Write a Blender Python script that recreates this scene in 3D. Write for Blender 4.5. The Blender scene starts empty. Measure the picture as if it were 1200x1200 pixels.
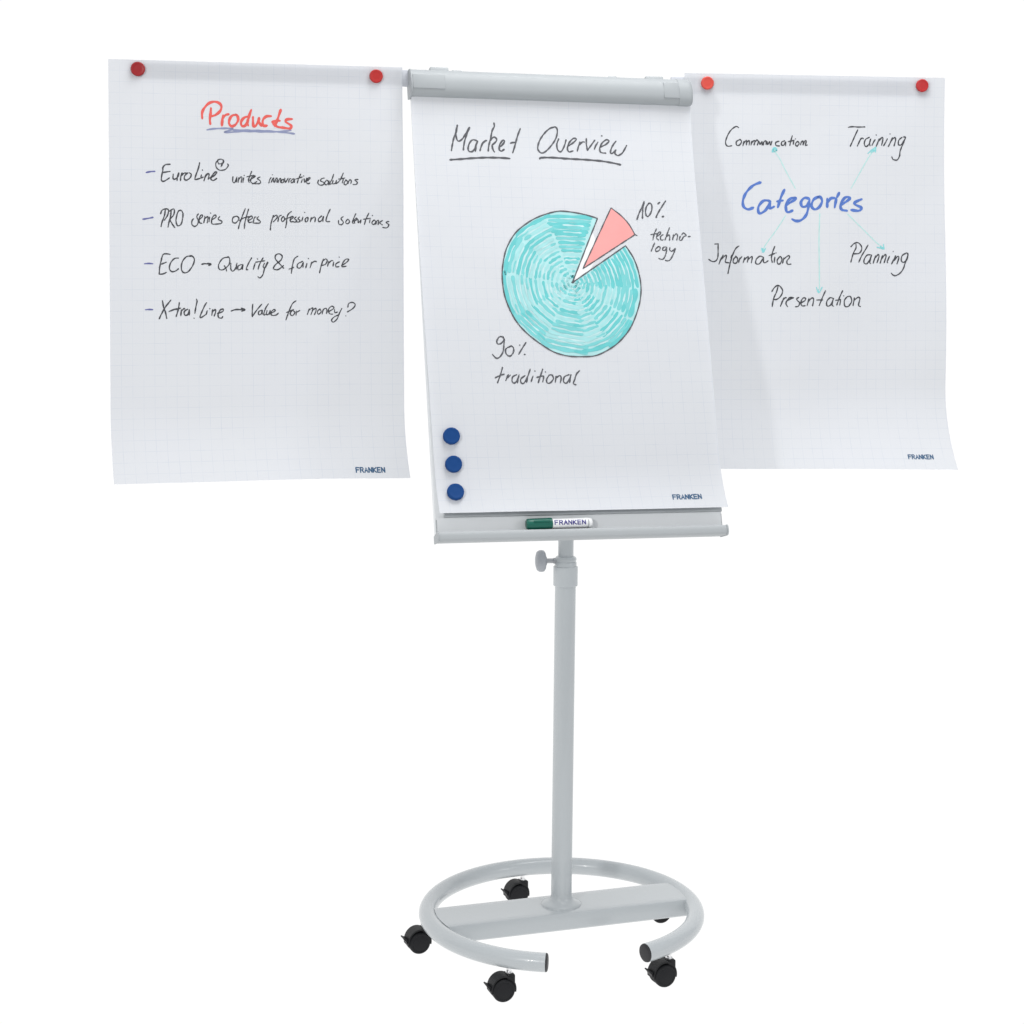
import bpy, bmesh, math, random
from mathutils import Vector, Matrix, Euler

random.seed(11)
S = bpy.context.scene
COL = S.collection
R = math.radians

# ------------------------------------------------------------------ camera
YAW, PITCH, ROLL = 0.2458, 0.0841, 0.004
fwd = Vector((math.sin(YAW) * math.cos(PITCH), math.cos(YAW) * math.cos(PITCH), -math.sin(PITCH)))
rgt = Vector((math.cos(YAW), -math.sin(YAW), 0))
upv = rgt.cross(fwd)
rgt, upv = rgt * math.cos(ROLL) + upv * math.sin(ROLL), upv * math.cos(ROLL) - rgt * math.sin(ROLL)
cd = bpy.data.cameras.new('camera'); cam = bpy.data.objects.new('camera', cd); COL.objects.link(cam)
m = Matrix((rgt, upv, -fwd)).transposed().to_4x4()
m.translation = Vector((-1.11392, -4.16029, 1.698))
cam.matrix_world = m
cd.sensor_width = 36; cd.lens = 2101.08 / 1200 * 36
cd.shift_x = -28.67 / 1200; cd.shift_y = -120.73 / 1200
cd.clip_start = 0.1; cd.clip_end = 60
S.camera = cam
S.render.resolution_x = S.render.resolution_y = 1024

# ------------------------------------------------------------------ world, lamps, exposure
W = bpy.data.worlds.new('World'); S.world = W; W.use_nodes = True
W.node_tree.nodes['Background'].inputs[0].default_value = (0.96, 0.98, 1.0, 1)
W.node_tree.nodes['Background'].inputs[1].default_value = 0.55
def area(name, loc, target, size, power, color=(1, 1, 1)):
    ld = bpy.data.lights.new(name, 'AREA'); ld.shape = 'SQUARE'; ld.size = size; ld.energy = power; ld.color = color
    o = bpy.data.objects.new(name, ld); COL.objects.link(o); o.location = loc
    o.rotation_euler = (Vector(target) - Vector(loc)).to_track_quat('-Z', 'Y').to_euler()
    return o
area('key_softbox', (-2.85, -3.5, 2.6), (0, 0, 1.3), 0.30, 47, (1.0, 0.99, 0.975))
area('fill_softbox', (3.3, -3.6, 2.3), (0, 0, 1.2), 0.9, 20, (0.97, 0.98, 1.0))
area('added_top_fill', (0.4, -0.6, 4.2), (0, 0, 0.2), 1.6, 60, (1, 1, 1))  # added overhead light, unseen, brightens the upward faces
S.view_settings.view_transform = 'Standard'; S.view_settings.look = 'None'
S.view_settings.exposure = 0; S.view_settings.gamma = 1
S.render.engine = 'CYCLES'; S.cycles.samples = 160
S.cycles.max_bounces = 6

# ------------------------------------------------------------------ materials
def mat(name, col, rough=0.5, metal=0.0, spec=0.5, noise=0.0, nscale=30.0, bump=0.0, bscale=300.0, coat=0.0):
    M = bpy.data.materials.new(name); M.use_nodes = True; nt = M.node_tree; b = nt.nodes['Principled BSDF']
    b.inputs['Base Color'].default_value = (*col, 1); b.inputs['Roughness'].default_value = rough
    b.inputs['Metallic'].default_value = metal; b.inputs['Specular IOR Level'].default_value = spec
    b.inputs['Coat Weight'].default_value = coat
    tc = nt.nodes.new('ShaderNodeTexCoord')
    if noise:
        n = nt.nodes.new('ShaderNodeTexNoise'); n.inputs['Scale'].default_value = nscale; n.inputs['Detail'].default_value = 5
        nt.links.new(tc.outputs['Object'], n.inputs['Vector'])
        mx = nt.nodes.new('ShaderNodeMix'); mx.data_type = 'RGBA'
        mx.inputs[6].default_value = (*[c * (1 - noise) for c in col], 1)
        mx.inputs[7].default_value = (*[min(1, c * (1 + noise)) for c in col], 1)
        nt.links.new(n.outputs['Fac'], mx.inputs[0]); nt.links.new(mx.outputs[2], b.inputs['Base Color'])
    if bump:
        n2 = nt.nodes.new('ShaderNodeTexNoise'); n2.inputs['Scale'].default_value = bscale; n2.inputs['Detail'].default_value = 3
        nt.links.new(tc.outputs['Object'], n2.inputs['Vector'])
        bp = nt.nodes.new('ShaderNodeBump'); bp.inputs['Strength'].default_value = bump; bp.inputs['Distance'].default_value = 0.0006
        nt.links.new(n2.outputs['Fac'], bp.inputs['Height']); nt.links.new(bp.outputs['Normal'], b.inputs['Normal'])
    return M

def paper_material(name, tint, translucency):
    M = bpy.data.materials.new(name); M.use_nodes = True; nt = M.node_tree; N = nt.nodes; L = nt.links
    b = N['Principled BSDF']; out = N['Material Output']
    uv = N.new('ShaderNodeUVMap'); sp = N.new('ShaderNodeSeparateXYZ'); L.new(uv.outputs[0], sp.inputs[0])
    def mth(op, a, v=None, w=None):
        k = N.new('ShaderNodeMath'); k.operation = op
        for i, x in enumerate((a, v, w)):
            if x is None: continue
            if isinstance(x, (int, float)): k.inputs[i].default_value = x
            else: L.new(x, k.inputs[i])
        return k.outputs[0]
    def line(c):                                   # 25 mm printed squares, lines 1 mm wide
        f = mth('FRACT', mth('DIVIDE', c, 0.0251)); dd = mth('ABSOLUTE', mth('SUBTRACT', f, 0.5))
        return mth('GREATER_THAN', dd, 0.5 - 0.019)
    g = mth('MAXIMUM', line(sp.outputs[0]), line(sp.outputs[1]))
    nz = N.new('ShaderNodeTexNoise'); nz.inputs['Scale'].default_value = 22; nz.inputs['Detail'].default_value = 3; L.new(uv.outputs[0], nz.inputs['Vector'])
    fac = mth('MULTIPLY', g, mth('MULTIPLY_ADD', nz.outputs['Fac'], 1.1, -0.32))
    big = N.new('ShaderNodeTexNoise'); big.inputs['Scale'].default_value = 3.2; big.inputs['Detail'].default_value = 2; L.new(uv.outputs[0], big.inputs['Vector'])
    base = N.new('ShaderNodeMix'); base.data_type = 'RGBA'
    base.inputs[6].default_value = (*[c * 0.985 for c in tint], 1); base.inputs[7].default_value = (tint[0] * 1.0, tint[1] * 1.0, min(1, tint[2] * 1.02), 1)
    L.new(big.outputs['Fac'], base.inputs[0])
    mx = N.new('ShaderNodeMix'); mx.data_type = 'RGBA'; L.new(fac, mx.inputs[0]); L.new(base.outputs[2], mx.inputs[6])
    mx.inputs[7].default_value = (0.50, 0.56, 0.66, 1)
    L.new(mx.outputs[2], b.inputs['Base Color'])
    b.inputs['Roughness'].default_value = 0.75; b.inputs['Specular IOR Level'].default_value = 0.25
    fib = N.new('ShaderNodeTexNoise'); fib.inputs['Scale'].default_value = 260; fib.inputs['Detail'].default_value = 3; L.new(uv.outputs[0], fib.inputs['Vector'])
    bp = N.new('ShaderNodeBump'); bp.inputs['Strength'].default_value = 0.08; bp.inputs['Distance'].default_value = 0.0005
    L.new(fib.outputs['Fac'], bp.inputs['Height'])
    buck = N.new('ShaderNodeTexNoise'); buck.inputs['Scale'].default_value = 5.5; buck.inputs['Detail'].default_value = 1.5; buck.inputs['Roughness'].default_value = 0.4; L.new(uv.outputs[0], buck.inputs['Vector'])
    bq = N.new('ShaderNodeBump'); bq.inputs['Strength'].default_value = 0.25; bq.inputs['Distance'].default_value = 0.02
    L.new(buck.outputs['Fac'], bq.inputs['Height']); L.new(bp.outputs['Normal'], bq.inputs['Normal']); L.new(bq.outputs['Normal'], b.inputs['Normal'])
    tr = N.new('ShaderNodeBsdfTranslucent'); L.new(mx.outputs[2], tr.inputs['Color'])
    ms = N.new('ShaderNodeMixShader'); ms.inputs[0].default_value = translucency
    L.new(b.outputs[0], ms.inputs[1]); L.new(tr.outputs[0], ms.inputs[2]); L.new(ms.outputs[0], out.inputs['Surface'])
    return M

PAINT = mat('light_grey_paint', (0.50, 0.532, 0.55), 0.27, coat=0.4, spec=0.5, noise=0.02, nscale=14, bump=0.10, bscale=420)
ALU = mat('grey_anodised_profile', (0.445, 0.47, 0.485), 0.5, metal=0.0, noise=0.02, nscale=25, bump=0.05)
ARMM = mat('pale_lavender_arm', (0.60, 0.62, 0.67), 0.4, bump=0.08)
BARM = mat('mid_grey_profile', (0.385, 0.41, 0.425), 0.5, noise=0.03, nscale=25, bump=0.06)
CAPB = mat('bar_cap_grey', (0.375, 0.40, 0.415), 0.5, noise=0.02, bump=0.08)
CAPG = mat('grey_plastic_cap', (0.43, 0.455, 0.47), 0.5, noise=0.02, bump=0.08)
ENAMEL = mat('white_enamel', (0.84, 0.86, 0.875), 0.35, noise=0.01, nscale=10)
KNOBM = mat('grey_knob_plastic', (0.40, 0.42, 0.45), 0.5, bump=0.1)
STEEL = mat('dull_steel', (0.42, 0.43, 0.45), 0.3, metal=0.9)
ZINC = mat('bright_zinc', (0.85, 0.85, 0.86), 0.22, metal=0.9)
BLACKP = mat('black_plastic', (0.007, 0.0073, 0.009), 0.5, spec=0.35, noise=0.15, nscale=60, bump=0.15)
RUBBER = mat('black_rubber', (0.008, 0.0084, 0.0105), 0.6, spec=0.3, noise=0.15, nscale=80, bump=0.2)
PLUG = mat('black_plug', (0.018, 0.018, 0.021), 0.5, bump=0.1)
BLUEM = mat('blue_plastic', (0.007, 0.058, 0.22), 0.6, spec=0.18, noise=0.05, nscale=50, bump=0.12)
REDS = [mat('red_plastic_%s' % n, c, 0.42, noise=0.05, nscale=50, bump=0.12) for n, c in
        (('dark', (0.31, 0.005, 0.009)), ('plain', (0.47, 0.020, 0.018)), ('pale', (0.68, 0.075, 0.055)), ('clear', (0.49, 0.018, 0.02)))]
GREENM = mat('green_plastic', (0.004, 0.125, 0.088), 0.35, noise=0.06, nscale=60)
WHITEP = mat('white_plastic', (0.88, 0.89, 0.90), 0.35)
PAPER = paper_material('squared_paper', (0.752, 0.768, 0.792), 0.27)
PAPERC = paper_material('squared_pad_paper', (0.742, 0.758, 0.782), 0.10)
INK = {'ink': mat('black_marker_ink', (0.052, 0.054, 0.063), 0.7, noise=0.35, nscale=160),
       'inkgrey': mat('worn_black_marker_ink', (0.09, 0.092, 0.104), 0.7, noise=0.3, nscale=160),
       'red': mat('red_marker_ink', (0.80, 0.12, 0.10), 0.7, noise=0.25, nscale=120),
       'navy': mat('navy_marker_ink', (0.12, 0.13, 0.34), 0.7, noise=0.2, nscale=120),
       'navysoft': mat('faded_navy_marker_ink', (0.27, 0.30, 0.47), 0.7, noise=0.2, nscale=60),
       'blue': mat('blue_marker_ink', (0.09, 0.19, 0.56), 0.7, noise=0.3, nscale=120),
       'mint': mat('mint_marker_ink', (0.46, 0.77, 0.73), 0.7, noise=0.08, nscale=60),
       'teal': mat('teal_marker_ink', (0.25, 0.66, 0.68), 0.7, noise=0.15, nscale=60),
       'logo': mat('dark_blue_print', (0.035, 0.105, 0.21), 0.6, noise=0.1),
       'navyprint': mat('navy_print', (0.03, 0.02, 0.22), 0.5)}
PIEBASE = mat('pale_teal_marker', (0.43, 0.735, 0.745), 0.7, noise=0.16, nscale=26)
PIEINK = [mat('teal_stroke_%s' % n, c, 0.7, noise=0.14, nscale=45) for n, c in
          (('strong', (0.13, 0.56, 0.57)), ('mid', (0.19, 0.605, 0.615)), ('light', (0.36, 0.70, 0.71)), ('bare', (0.55, 0.77, 0.785)))]
WEDGE = mat('pink_marker', (0.86, 0.36, 0.345), 0.7, noise=0.12, nscale=22)
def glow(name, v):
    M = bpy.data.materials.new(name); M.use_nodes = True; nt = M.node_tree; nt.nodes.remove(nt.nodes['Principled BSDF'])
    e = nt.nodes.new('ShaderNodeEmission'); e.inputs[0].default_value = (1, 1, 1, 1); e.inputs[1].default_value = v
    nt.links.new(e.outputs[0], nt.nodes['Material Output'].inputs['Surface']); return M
WHITEGLOW = glow('white_backdrop_glow', 1.03)  # added glow: keeps floor and wall free of shadows, lights the stand

# ------------------------------------------------------------------ helpers
def part(name, bm, m, parent=None, smooth=35, **props):
    me = bpy.data.meshes.new(name); bmesh.ops.recalc_face_normals(bm, faces=bm.faces) if props.pop('recalc', True) else None
    bm.to_mesh(me); bm.free()
    for mm in (m if isinstance(m, (list, tuple)) else [m]): me.materials.append(mm)
    o = bpy.data.objects.new(name, me); COL.objects.link(o)
    if smooth:
        for p in me.polygons: p.use_smooth = True
        me.set_sharp_from_angle(angle=R(smooth))
    if parent is not None:
        o.parent = parent
    for k, v in props.items(): o[k] = v
    return o
def thing(name, label, cat, loc=(0, 0, 0), group=None):
    o = bpy.data.objects.new(name, None); COL.objects.link(o); o.empty_display_size = 0.05
    o['label'] = label; o['category'] = cat
    if group: o['group'] = group
    return o
def add_box(bm, x0, x1, y0, y1, z0, z1, bev=0.0, f=None, seg=2):
    r = bmesh.ops.create_cube(bm, size=1.0)
    for v in r['verts']:
        v.co = Vector((x0 + (v.co.x + .5) * (x1 - x0), y0 + (v.co.y + .5) * (y1 - y0), z0 + (v.co.z + .5) * (z1 - z0)))
    vs = set(r['verts'])
    if bev:
        es = [e for e in bm.edges if e.verts[0] in vs]
        rb = bmesh.ops.bevel(bm, geom=es, offset=bev, segments=seg, affect='EDGES', profile=0.5)
        vs = {v for v in bm.verts if v.is_valid and (v in vs or v in rb['verts'])}
    if f:
        for v in vs: v.co = Vector(f(*v.co))
def add_lathe(bm, prof, M=Matrix(), seg=40):         # prof: (radius, height) list, axis z
    rings = []
    for r, h in prof:
        if r < 1e-6: rings.append([bm.verts.new(M @ Vector((0, 0, h)))])
        else: rings.append([bm.verts.new(M @ Vector((r * math.cos(2 * math.pi * i / seg), r * math.sin(2 * math.pi * i / seg), h))) for i in range(seg)])
    for a, b in zip(rings, rings[1:]):
        for i in range(seg):
            j = (i + 1) % seg
            if len(a) == 1 and len(b) == 1: continue
            if len(a) == 1: bm.faces.new((a[0], b[i], b[j]))
            elif len(b) == 1: bm.faces.new((a[i], a[j], b[0]))
            else: bm.faces.new((a[i], a[j], b[j], b[i]))
def axis(p, d):
    return Matrix.Translation(Vector(p)) @ Vector(d).to_track_quat('Z', 'Y').to_matrix().to_4x4()
def add_extrude(bm, prof, x0, x1, f, cap=True, nx=1):          # closed profile (a, b) swept along x, mapped by f(x, a, b)
    rows = []
    for k in range(nx + 1):
        x = x0 + (x1 - x0) * k / nx
        rows.append([bm.verts.new(Vector(f(x, a, b))) for a, b in prof])
    n = len(prof)
    for r0, r1 in zip(rows, rows[1:]):
        for i in range(n): bm.faces.new((r0[i], r0[(i + 1) % n], r1[(i + 1) % n], r1[i]))
    if cap:
        bm.faces.new(rows[0]); bm.faces.new(list(reversed(rows[-1])))

# ------------------------------------------------------------------ plain white floor and wall, made to glow
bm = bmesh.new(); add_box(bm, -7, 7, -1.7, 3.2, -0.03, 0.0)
part('floor', bm, WHITEGLOW, smooth=0, kind='structure')
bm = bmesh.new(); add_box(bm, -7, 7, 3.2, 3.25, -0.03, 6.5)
part('wall', bm, WHITEGLOW, smooth=0, kind='structure')

# ------------------------------------------------------------------ shapes of the board and of the hanging sheets
def _frame(o, a):
    return (o, (math.cos(a), math.sin(a), 0.0), (0.0, 0.0, -1.0), (math.sin(a), -math.cos(a), 0.0))
TILT = 0.29
ST, CT = math.sin(TILT), math.cos(TILT)
BO = (-0.0113, -0.218, 1.0541)                       # middle of the board's lower edge
def board(x, v, n=0.0):                              # board coordinates -> world
    v = v - 0.0096 * x
    return (BO[0] + x, BO[1] + v * ST - n * CT, BO[2] + v * CT + n * ST)
FRAMES = {'L': _frame((-1.0564, 0.1111, 2.1478), -0.0113), 'R': _frame((0.3635, 0.2035, 2.1655), -0.105)}
def _ss(a, b, x):
    t = max(0.0, min(1.0, (x - a) / (b - a))); return t * t * (3 - 2 * t)
def sheet_point(s, u, v, off=0.0):                   # u across, v down, metres on the paper
    if s == 'C':
        k = max(0.0, (v - 0.88) / 0.132)
        n = 0.0035 + 0.012 * math.exp(-v / 0.05) + 0.032 * k ** 2.4 * (0.8 + 0.2 * _ss(0.05, 0.2, u)) * (1 - 0.25 * u / 0.68) + 0.003 * math.sin(2.2 + 7 * u) * _ss(.1, .5, v)
        n += 0.0035 * _ss(.2, .7, v)
        x = -0.3490 + u * 1.0180 + 0.004 * k * (u / .68) ** 5 + 0.009 * v * v * (1 - u / .68) + 0.003 * (1 - v) * (u / .68) 
        return board(x, 1.07 - v, n + off)
    o, X, D, N = FRAMES[s]
    if s == 'L':
        k = max(0.0, (v - 0.80) / 0.175)
        c = 0.045 * k ** 2 + _ss(0.03, 0.35, v) * (0.007 * math.sin(2.0 + 8.5 * u) + 0.004 * math.sin(13 * u + 5 * v))
        c += 0.010 * _ss(.5, .68, u) * _ss(.04, .3, v)
        sx = 0.007 * k ** 2 - 0.009 * v * (1 - u / 0.68)
    else:
        k = max(0.0, (v - 0.79) / 0.202)
        c = 0.034 * _ss(0.05, 0.75, v) * (u / .68) + 0.062 * k ** 2 * (u / .68) + 0.02 * k ** 2 + _ss(0.03, 0.35, v) * (0.006 * math.sin(0.5 + 8.0 * u) + 0.003 * math.sin(14 * u + 6 * v))
        sx = 0.008 * (u / .68) + 0.004 * k ** 2 + .007 * _ss(0, .6, v) * (u / .68)
    c += off
    return tuple(o[i] + X[i] * (u + sx) + D[i] * v + N[i] * c for i in range(3))

TILT_N = Vector((0, -CT, ST))

# ------------------------------------------------------------------ easel
easel = thing('flipchart_easel', 'light grey mobile flip chart easel with tilted board, side arms and round five-castor base', 'flip chart easel')

# C-shaped tube base
RR, RT, RZ, RY = 0.3292, 0.0216, 0.0945, -0.005
bm = bmesh.new(); a0, a1, NS, NT = R(-68.5), R(249.0), 120, 28
prev = None; ringrows = []
for k in range(NS + 1):
    a = a0 + (a1 - a0) * k / NS; c = Vector((RR * math.cos(a) - 0.003, RY + RR * math.sin(a), RZ)); rad = Vector((math.cos(a), math.sin(a), 0))
    ringrows.append([bm.verts.new(c + rad * RT * math.cos(t) + Vector((0, 0, RT * math.sin(t)))) for t in [2 * math.pi * i / NT for i in range(NT)]])
for r0, r1 in zip(ringrows, ringrows[1:]):
    for i in range(NT): bm.faces.new((r0[i], r0[(i + 1) % NT], r1[(i + 1) % NT], r1[i]))
base = part('base_ring', bm, PAINT, easel)
for a, sgn in ((a0, -1), (a1, 1)):
    c = Vector((RR * math.cos(a) - 0.003, RY + RR * math.sin(a), RZ)); d = Vector((-math.sin(a), math.cos(a), 0)) * sgn
    bm = bmesh.new()
    add_lathe(bm, [(0, 0.0035), (0.0150, 0.0035), (0.0185, 0.0028), (0.0208, 0.0012), (0.0211, 0.0), (0.0208, -0.0012), (0.0185, -0.002), (0.0185, -0.015), (0, -0.015)], axis(c + d * 0.0012, d))
    part('end_plug', bm, PLUG, base)
# cross beam, ends saddled into the ring
BY = 0.0676; BW = 0.0665; BZ0, BZ1 = 0.067, 0.1105
def beamf(x, y, z): return (x * math.cos(BY) - y * math.sin(BY), x * math.sin(BY) + y * math.cos(BY) + 0.001, z)
bm = bmesh.new()
ys = [-BW + 2 * BW * i / 16 for i in range(17)]
prof = [(-BW + 0.004, BZ0), (-BW, BZ0 + 0.004), (-BW, BZ1 - 0.005), (-BW + 0.0015, BZ1 - 0.0015), (-BW + 0.005, BZ1)]
prof += [(y, BZ1) for y in [-0.045, -0.03, -0.015, 0, 0.015, 0.03, 0.045]]
prof += [(BW - 0.005, BZ1), (BW - 0.0015, BZ1 - 0.0015), (BW, BZ1 - 0.005), (BW, BZ0 + 0.004), (BW - 0.004, BZ0)]
prof += [(y, BZ0) for y in [0.045, 0.03, 0.015, 0, -0.015, -0.03, -0.045]]
rows = []
for sx in (-1, 1):
    row = []
    for y, z in prof:
        dz = max(-1.0, min(1.0, (z - RZ) / RT)); rin = RR - RT * math.sqrt(max(0.0, 1 - dz * dz)) + 0.0012
        row.append(bm.verts.new(Vector(beamf(sx * math.sqrt(rin ** 2 - y ** 2), y, z))))
    rows.append(row)
n = len(prof)
for i in range(n): bm.faces.new((rows[0][i], rows[0][(i + 1) % n], rows[1][(i + 1) % n], rows[1][i]))
bm.faces.new(rows[0]); bm.faces.new(list(reversed(rows[1])))
part('cross_beam', bm, PAINT, easel, smooth=30)

# post: foot flare, lower tube, clamp collar, upper tube
pa, pb = Vector((-0.0022, 0, 0.11)), Vector((0.0048, 0, 1.0)); pd = (pb - pa).normalized()
def onp(z): return pa + pd * ((z - 0.11) / pd.z)
bm = bmesh.new(); add_lathe(bm, [(0.050, -0.001), (0.0495, 0.0025), (0.044, 0.006), (0.036, 0.009), (0.030, 0.0125), (0.0265, 0.018), (0.0252, 0.026), (0.0246, 0.030)], axis((-0.0022, 0, 0.1105), pd), 48)
part('foot_flange', bm, PAINT, easel, smooth=60)
def tube_prof(r, sq, seg=48):                         # rounded-square section
    o = []
    for i in range(seg):
        t = 2 * math.pi * (i + .5) / seg; c, s = math.cos(t), math.sin(t)
        k = (abs(c) ** sq + abs(s) ** sq) ** (-1 / sq); o.append((r * k * c, r * k * s))
    return o
def post(name, r, sq, z0, z1, m, rot=0.35, bev=0.0):
    bm = bmesh.new(); rows = []
    zz = [(z0, 1)] if not bev else [(z0, 1 - bev / r), (z0 + bev, 1)]
    zz += [(z1, 1)] if not bev else [(z1 - bev, 1), (z1, 1 - bev / r)]
    for z, k in zz:
        c = onp(z); rows.append([bm.verts.new(c + Vector((k * (a * math.cos(rot) - b * math.sin(rot)), k * (a * math.sin(rot) + b * math.cos(rot)), 0))) for a, b in tube_prof(r, sq)])
    for r0, r1 in zip(rows, rows[1:]):
        for i in range(48): bm.faces.new((r0[i], r0[(i + 1) % 48], r1[(i + 1) % 48], r1[i]))
    bm.faces.new(rows[0]); bm.faces.new(list(reversed(rows[-1])))
    return part(name, bm, m, easel, smooth=40)
post('lower_post', 0.0243, 2.35, 0.112, 0.915, PAINT)
post('upper_post', 0.0188, 2.0, 0.90, 1.60, PAINT)
collar = post('post_collar', 0.0280, 2.5, 0.904, 0.9525, PAINT, bev=0.0015)
# upper lip of the collar and the clamping knob
bm = bmesh.new(); add_lathe(bm, [(0.019, 0.0), (0.0262, 0.0), (0.0268, 0.004), (0.0262, 0.010), (0.0245, 0.0125), (0.0262, 0.015), (0.0262, 0.019), (0.0240, 0.0225), (0.0215, 0.024), (0.0188, 0.024)], axis(onp(0.9525), pd), 44)
part('collar_lip', bm, PAINT, collar, smooth=30)
kd = Vector((-1, 0.10, 0)).normalized(); kp = onp(0.966)
bm = bmesh.new(); add_lathe(bm, [(0.0, 0.018), (0.0070, 0.018), (0.0070, 0.030), (0.0060, 0.031), (0.0060, 0.052), (0.0, 0.052)], axis(kp, kd), 20)
part('clamp_screw', bm, STEEL, easel)
bm = bmesh.new(); add_lathe(bm, [(0, 0.047), (0.010, 0.047), (0.013, 0.049), (0.021, 0.0505), (0.0255, 0.054), (0.0265, 0.059), (0.0260, 0.065), (0.0225, 0.0705), (0.013, 0.0735), (0, 0.074)], axis(kp, kd), 36)
part('clamp_knob', bm, KNOBM, easel, smooth=50)

# castors: built once, then copied with their parts
def castor_parts(root):
    wr = 0.0268
    for y0, y1 in ((-0.0215, -0.0050), (0.0050, 0.0215)):
        s = -1 if y0 < 0 else 1
        bm = bmesh.new(); yo, yi = (y0, y1) if s < 0 else (y1, y0)
        h = 0.0165
        add_lathe(bm, [(0, 0.0160), (0.0180, 0.0163), (0.0195, 0.0157), (0.0210, 0.0166), (0.0240, 0.0162), (0.0256, 0.0145), (wr, 0.0110), (wr, 0.0025), (0.0250, 0.0), (0, 0.0)],
                  axis((0, yi, wr), (0, s, 0)), 44)
        part('wheel', bm, RUBBER, root, smooth=28)
    bm = bmesh.new()                                                # hood over the wheels
    pr = []
    for i in range(19):
        t = R(-14 + i * (205.0) / 18); pr.append((0.0305 * math.cos(t), 0.0305 * math.sin(t)))
    inner = [(0.0268 * math.cos(R(-14 + i * 205.0 / 18)), 0.0268 * math.sin(R(-14 + i * 205.0 / 18))) for i in range(19)]
    poly = pr + inner[::-1]
    add_extrude(bm, [(a, b) for a, b in poly], -0.0170, 0.0170, lambda x, a, b: (a, x, b * (1.10 if b > 0 else 1.0) + wr + 0.001))
    part('hood', bm, BLACKP, root, smooth=40)
    bm = bmesh.new(); add_box(bm, -0.021, 0.023, -0.0046, 0.0046, 0.010, 0.0535, 0.0015)
    add_box(bm, 0.0080, 0.0285, -0.0150, 0.0150, 0.0330, 0.0610, 0.003)
    part('fork', bm, BLACKP, root)
    bm = bmesh.new(); add_lathe(bm, [(0, 0.058), (0.0085, 0.058), (0.0085, 0.0640), (0.0055, 0.0640), (0.0055, 0.080), (0, 0.080)], Matrix.Translation((0.0175, 0, 0)), 24)
    part('stem', bm, ZINC, root)
    bm = bmesh.new()                                                # brake lever
    pts = [(-0.0235, 0.0345), (-0.0385, 0.0425), (-0.0400, 0.0400), (-0.0345, 0.0340), (-0.0310, 0.0270), (-0.0250, 0.0240)]
    add_extrude(bm, pts, -0.0130, 0.0130, lambda x, a, b: (a, x, b))
    part('brake_lever', bm, BLACKP, root)
castors = []
cang = [(233.5, 0.10), (305.0, 0.16), (169.0, 0.16), (93.5, 0.20), (21.0, 0.10)]
proto = None
for i, (a, rz) in enumerate(cang):
    if proto is None:
        c = bpy.data.objects.new('castor', None); COL.objects.link(c); castor_parts(c); proto = c
    else:
        c = proto.copy(); COL.objects.link(c)
        for ch in [o for o in proto.children]:
            k = ch.copy(); COL.objects.link(k); k.parent = c
    c.parent = easel
    px, py = RR * math.cos(R(a)) - 0.002, RY + RR * math.sin(R(a))
    off = Vector((0.0175, 0, 0)); off.rotate(Euler((0, 0, rz)))
    c.location = (px - off.x - (0.009 if i == 2 else 0.0), py - off.y, 0.0); c.rotation_euler = (0, 0, rz); c.empty_display_size = 0.03
    castors.append(c)

# board panel with a thin folded edge
XL, XR_ = -0.3462, 0.3400                      # in board coordinates (x measured from the middle of the lower edge)
bf = lambda x, v, n: board(x, v, n)
bm = bmesh.new(); add_box(bm, XL, XR_, 0.010, 1.100, -0.017, 0.0, 0.0015, bf)
panel = part('board_panel', bm, ENAMEL, easel)
bm = bmesh.new(); add_box(bm, -0.052, 0.060, 0.55, 0.84, -0.045, -0.0175, 0.003, bf)
part('rear_bracket', bm, PAINT, easel)
# top clamp bar
def arc(cx, cy, r, a, b, n): return [(cx + r * math.cos(R(a + (b - a) * i / n)), cy + r * math.sin(R(a + (b - a) * i / n))) for i in range(n + 1)]
cp = [(-0.020, 1.066), (0.006, 1.0605), (0.020, 1.0605), (0.0265, 1.0635), (0.0315, 1.070), (0.0340, 1.079), (0.0350, 1.090), (0.0345, 1.100), (0.0322, 1.110), (0.0280, 1.119), (0.0215, 1.1255), (0.012, 1.1290), (-0.002, 1.1300), (-0.020, 1.126)]
bm = bmesh.new(); add_extrude(bm, [(v, n) for n, v in cp], XL - 0.001, 0.3130, lambda x, v, n: board(x, v, n))
bar = part('clamp_bar', bm, BARM, easel, smooth=28)
gc = (0.004, 1.095)
def scaled(k, grow=0.0): return [(gc[1] + (v - gc[1]) * k, gc[0] + (n - gc[0]) * k) for n, v in cp]
bm = bmesh.new()                                             # right end cap, domed
rows = []
for x, k in ((0.3131, 1.0), (0.3134, 1.025), (0.3260, 1.03), (0.3380, 1.03), (0.3450, 1.0), (0.3490, 0.90), (0.3508, 0.70), (0.3512, 0.3)):
    rows.append([bm.verts.new(Vector(board(x, v, n))) for v, n in scaled(k)])
for r0, r1 in zip(rows, rows[1:]):
    for i in range(len(cp)): bm.faces.new((r0[i], r0[(i + 1) % len(cp)], r1[(i + 1) % len(cp)], r1[i]))
bm.faces.new(rows[0]); bm.faces.new(list(reversed(rows[-1])))
part('end_cap', bm, CAPB, bar, smooth=40)
bm = bmesh.new(); add_box(bm, 0.2740, 0.3132, 1.072, 1.1115, 0.025, 0.0358, 0.0012, bf); part('cap_tongue', bm, CAPB, bar)
bm = bmesh.new(); rows = []                                  # left end cap
for x, k in ((XL - 0.0011, 1.0), (XL - 0.0014, 1.03), (XL - 0.0040, 1.04), (XL - 0.0055, 1.0)):
    rows.append([bm.verts.new(Vector(board(x, v, n))) for v, n in scaled(k)])
for r0, r1 in zip(rows, rows[1:]):
    for i in range(len(cp)): bm.faces.new((r0[i], r0[(i + 1) % len(cp)], r1[(i + 1) % len(cp)], r1[i]))
bm.faces.new(rows[0]); bm.faces.new(list(reversed(rows[-1])))
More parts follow.
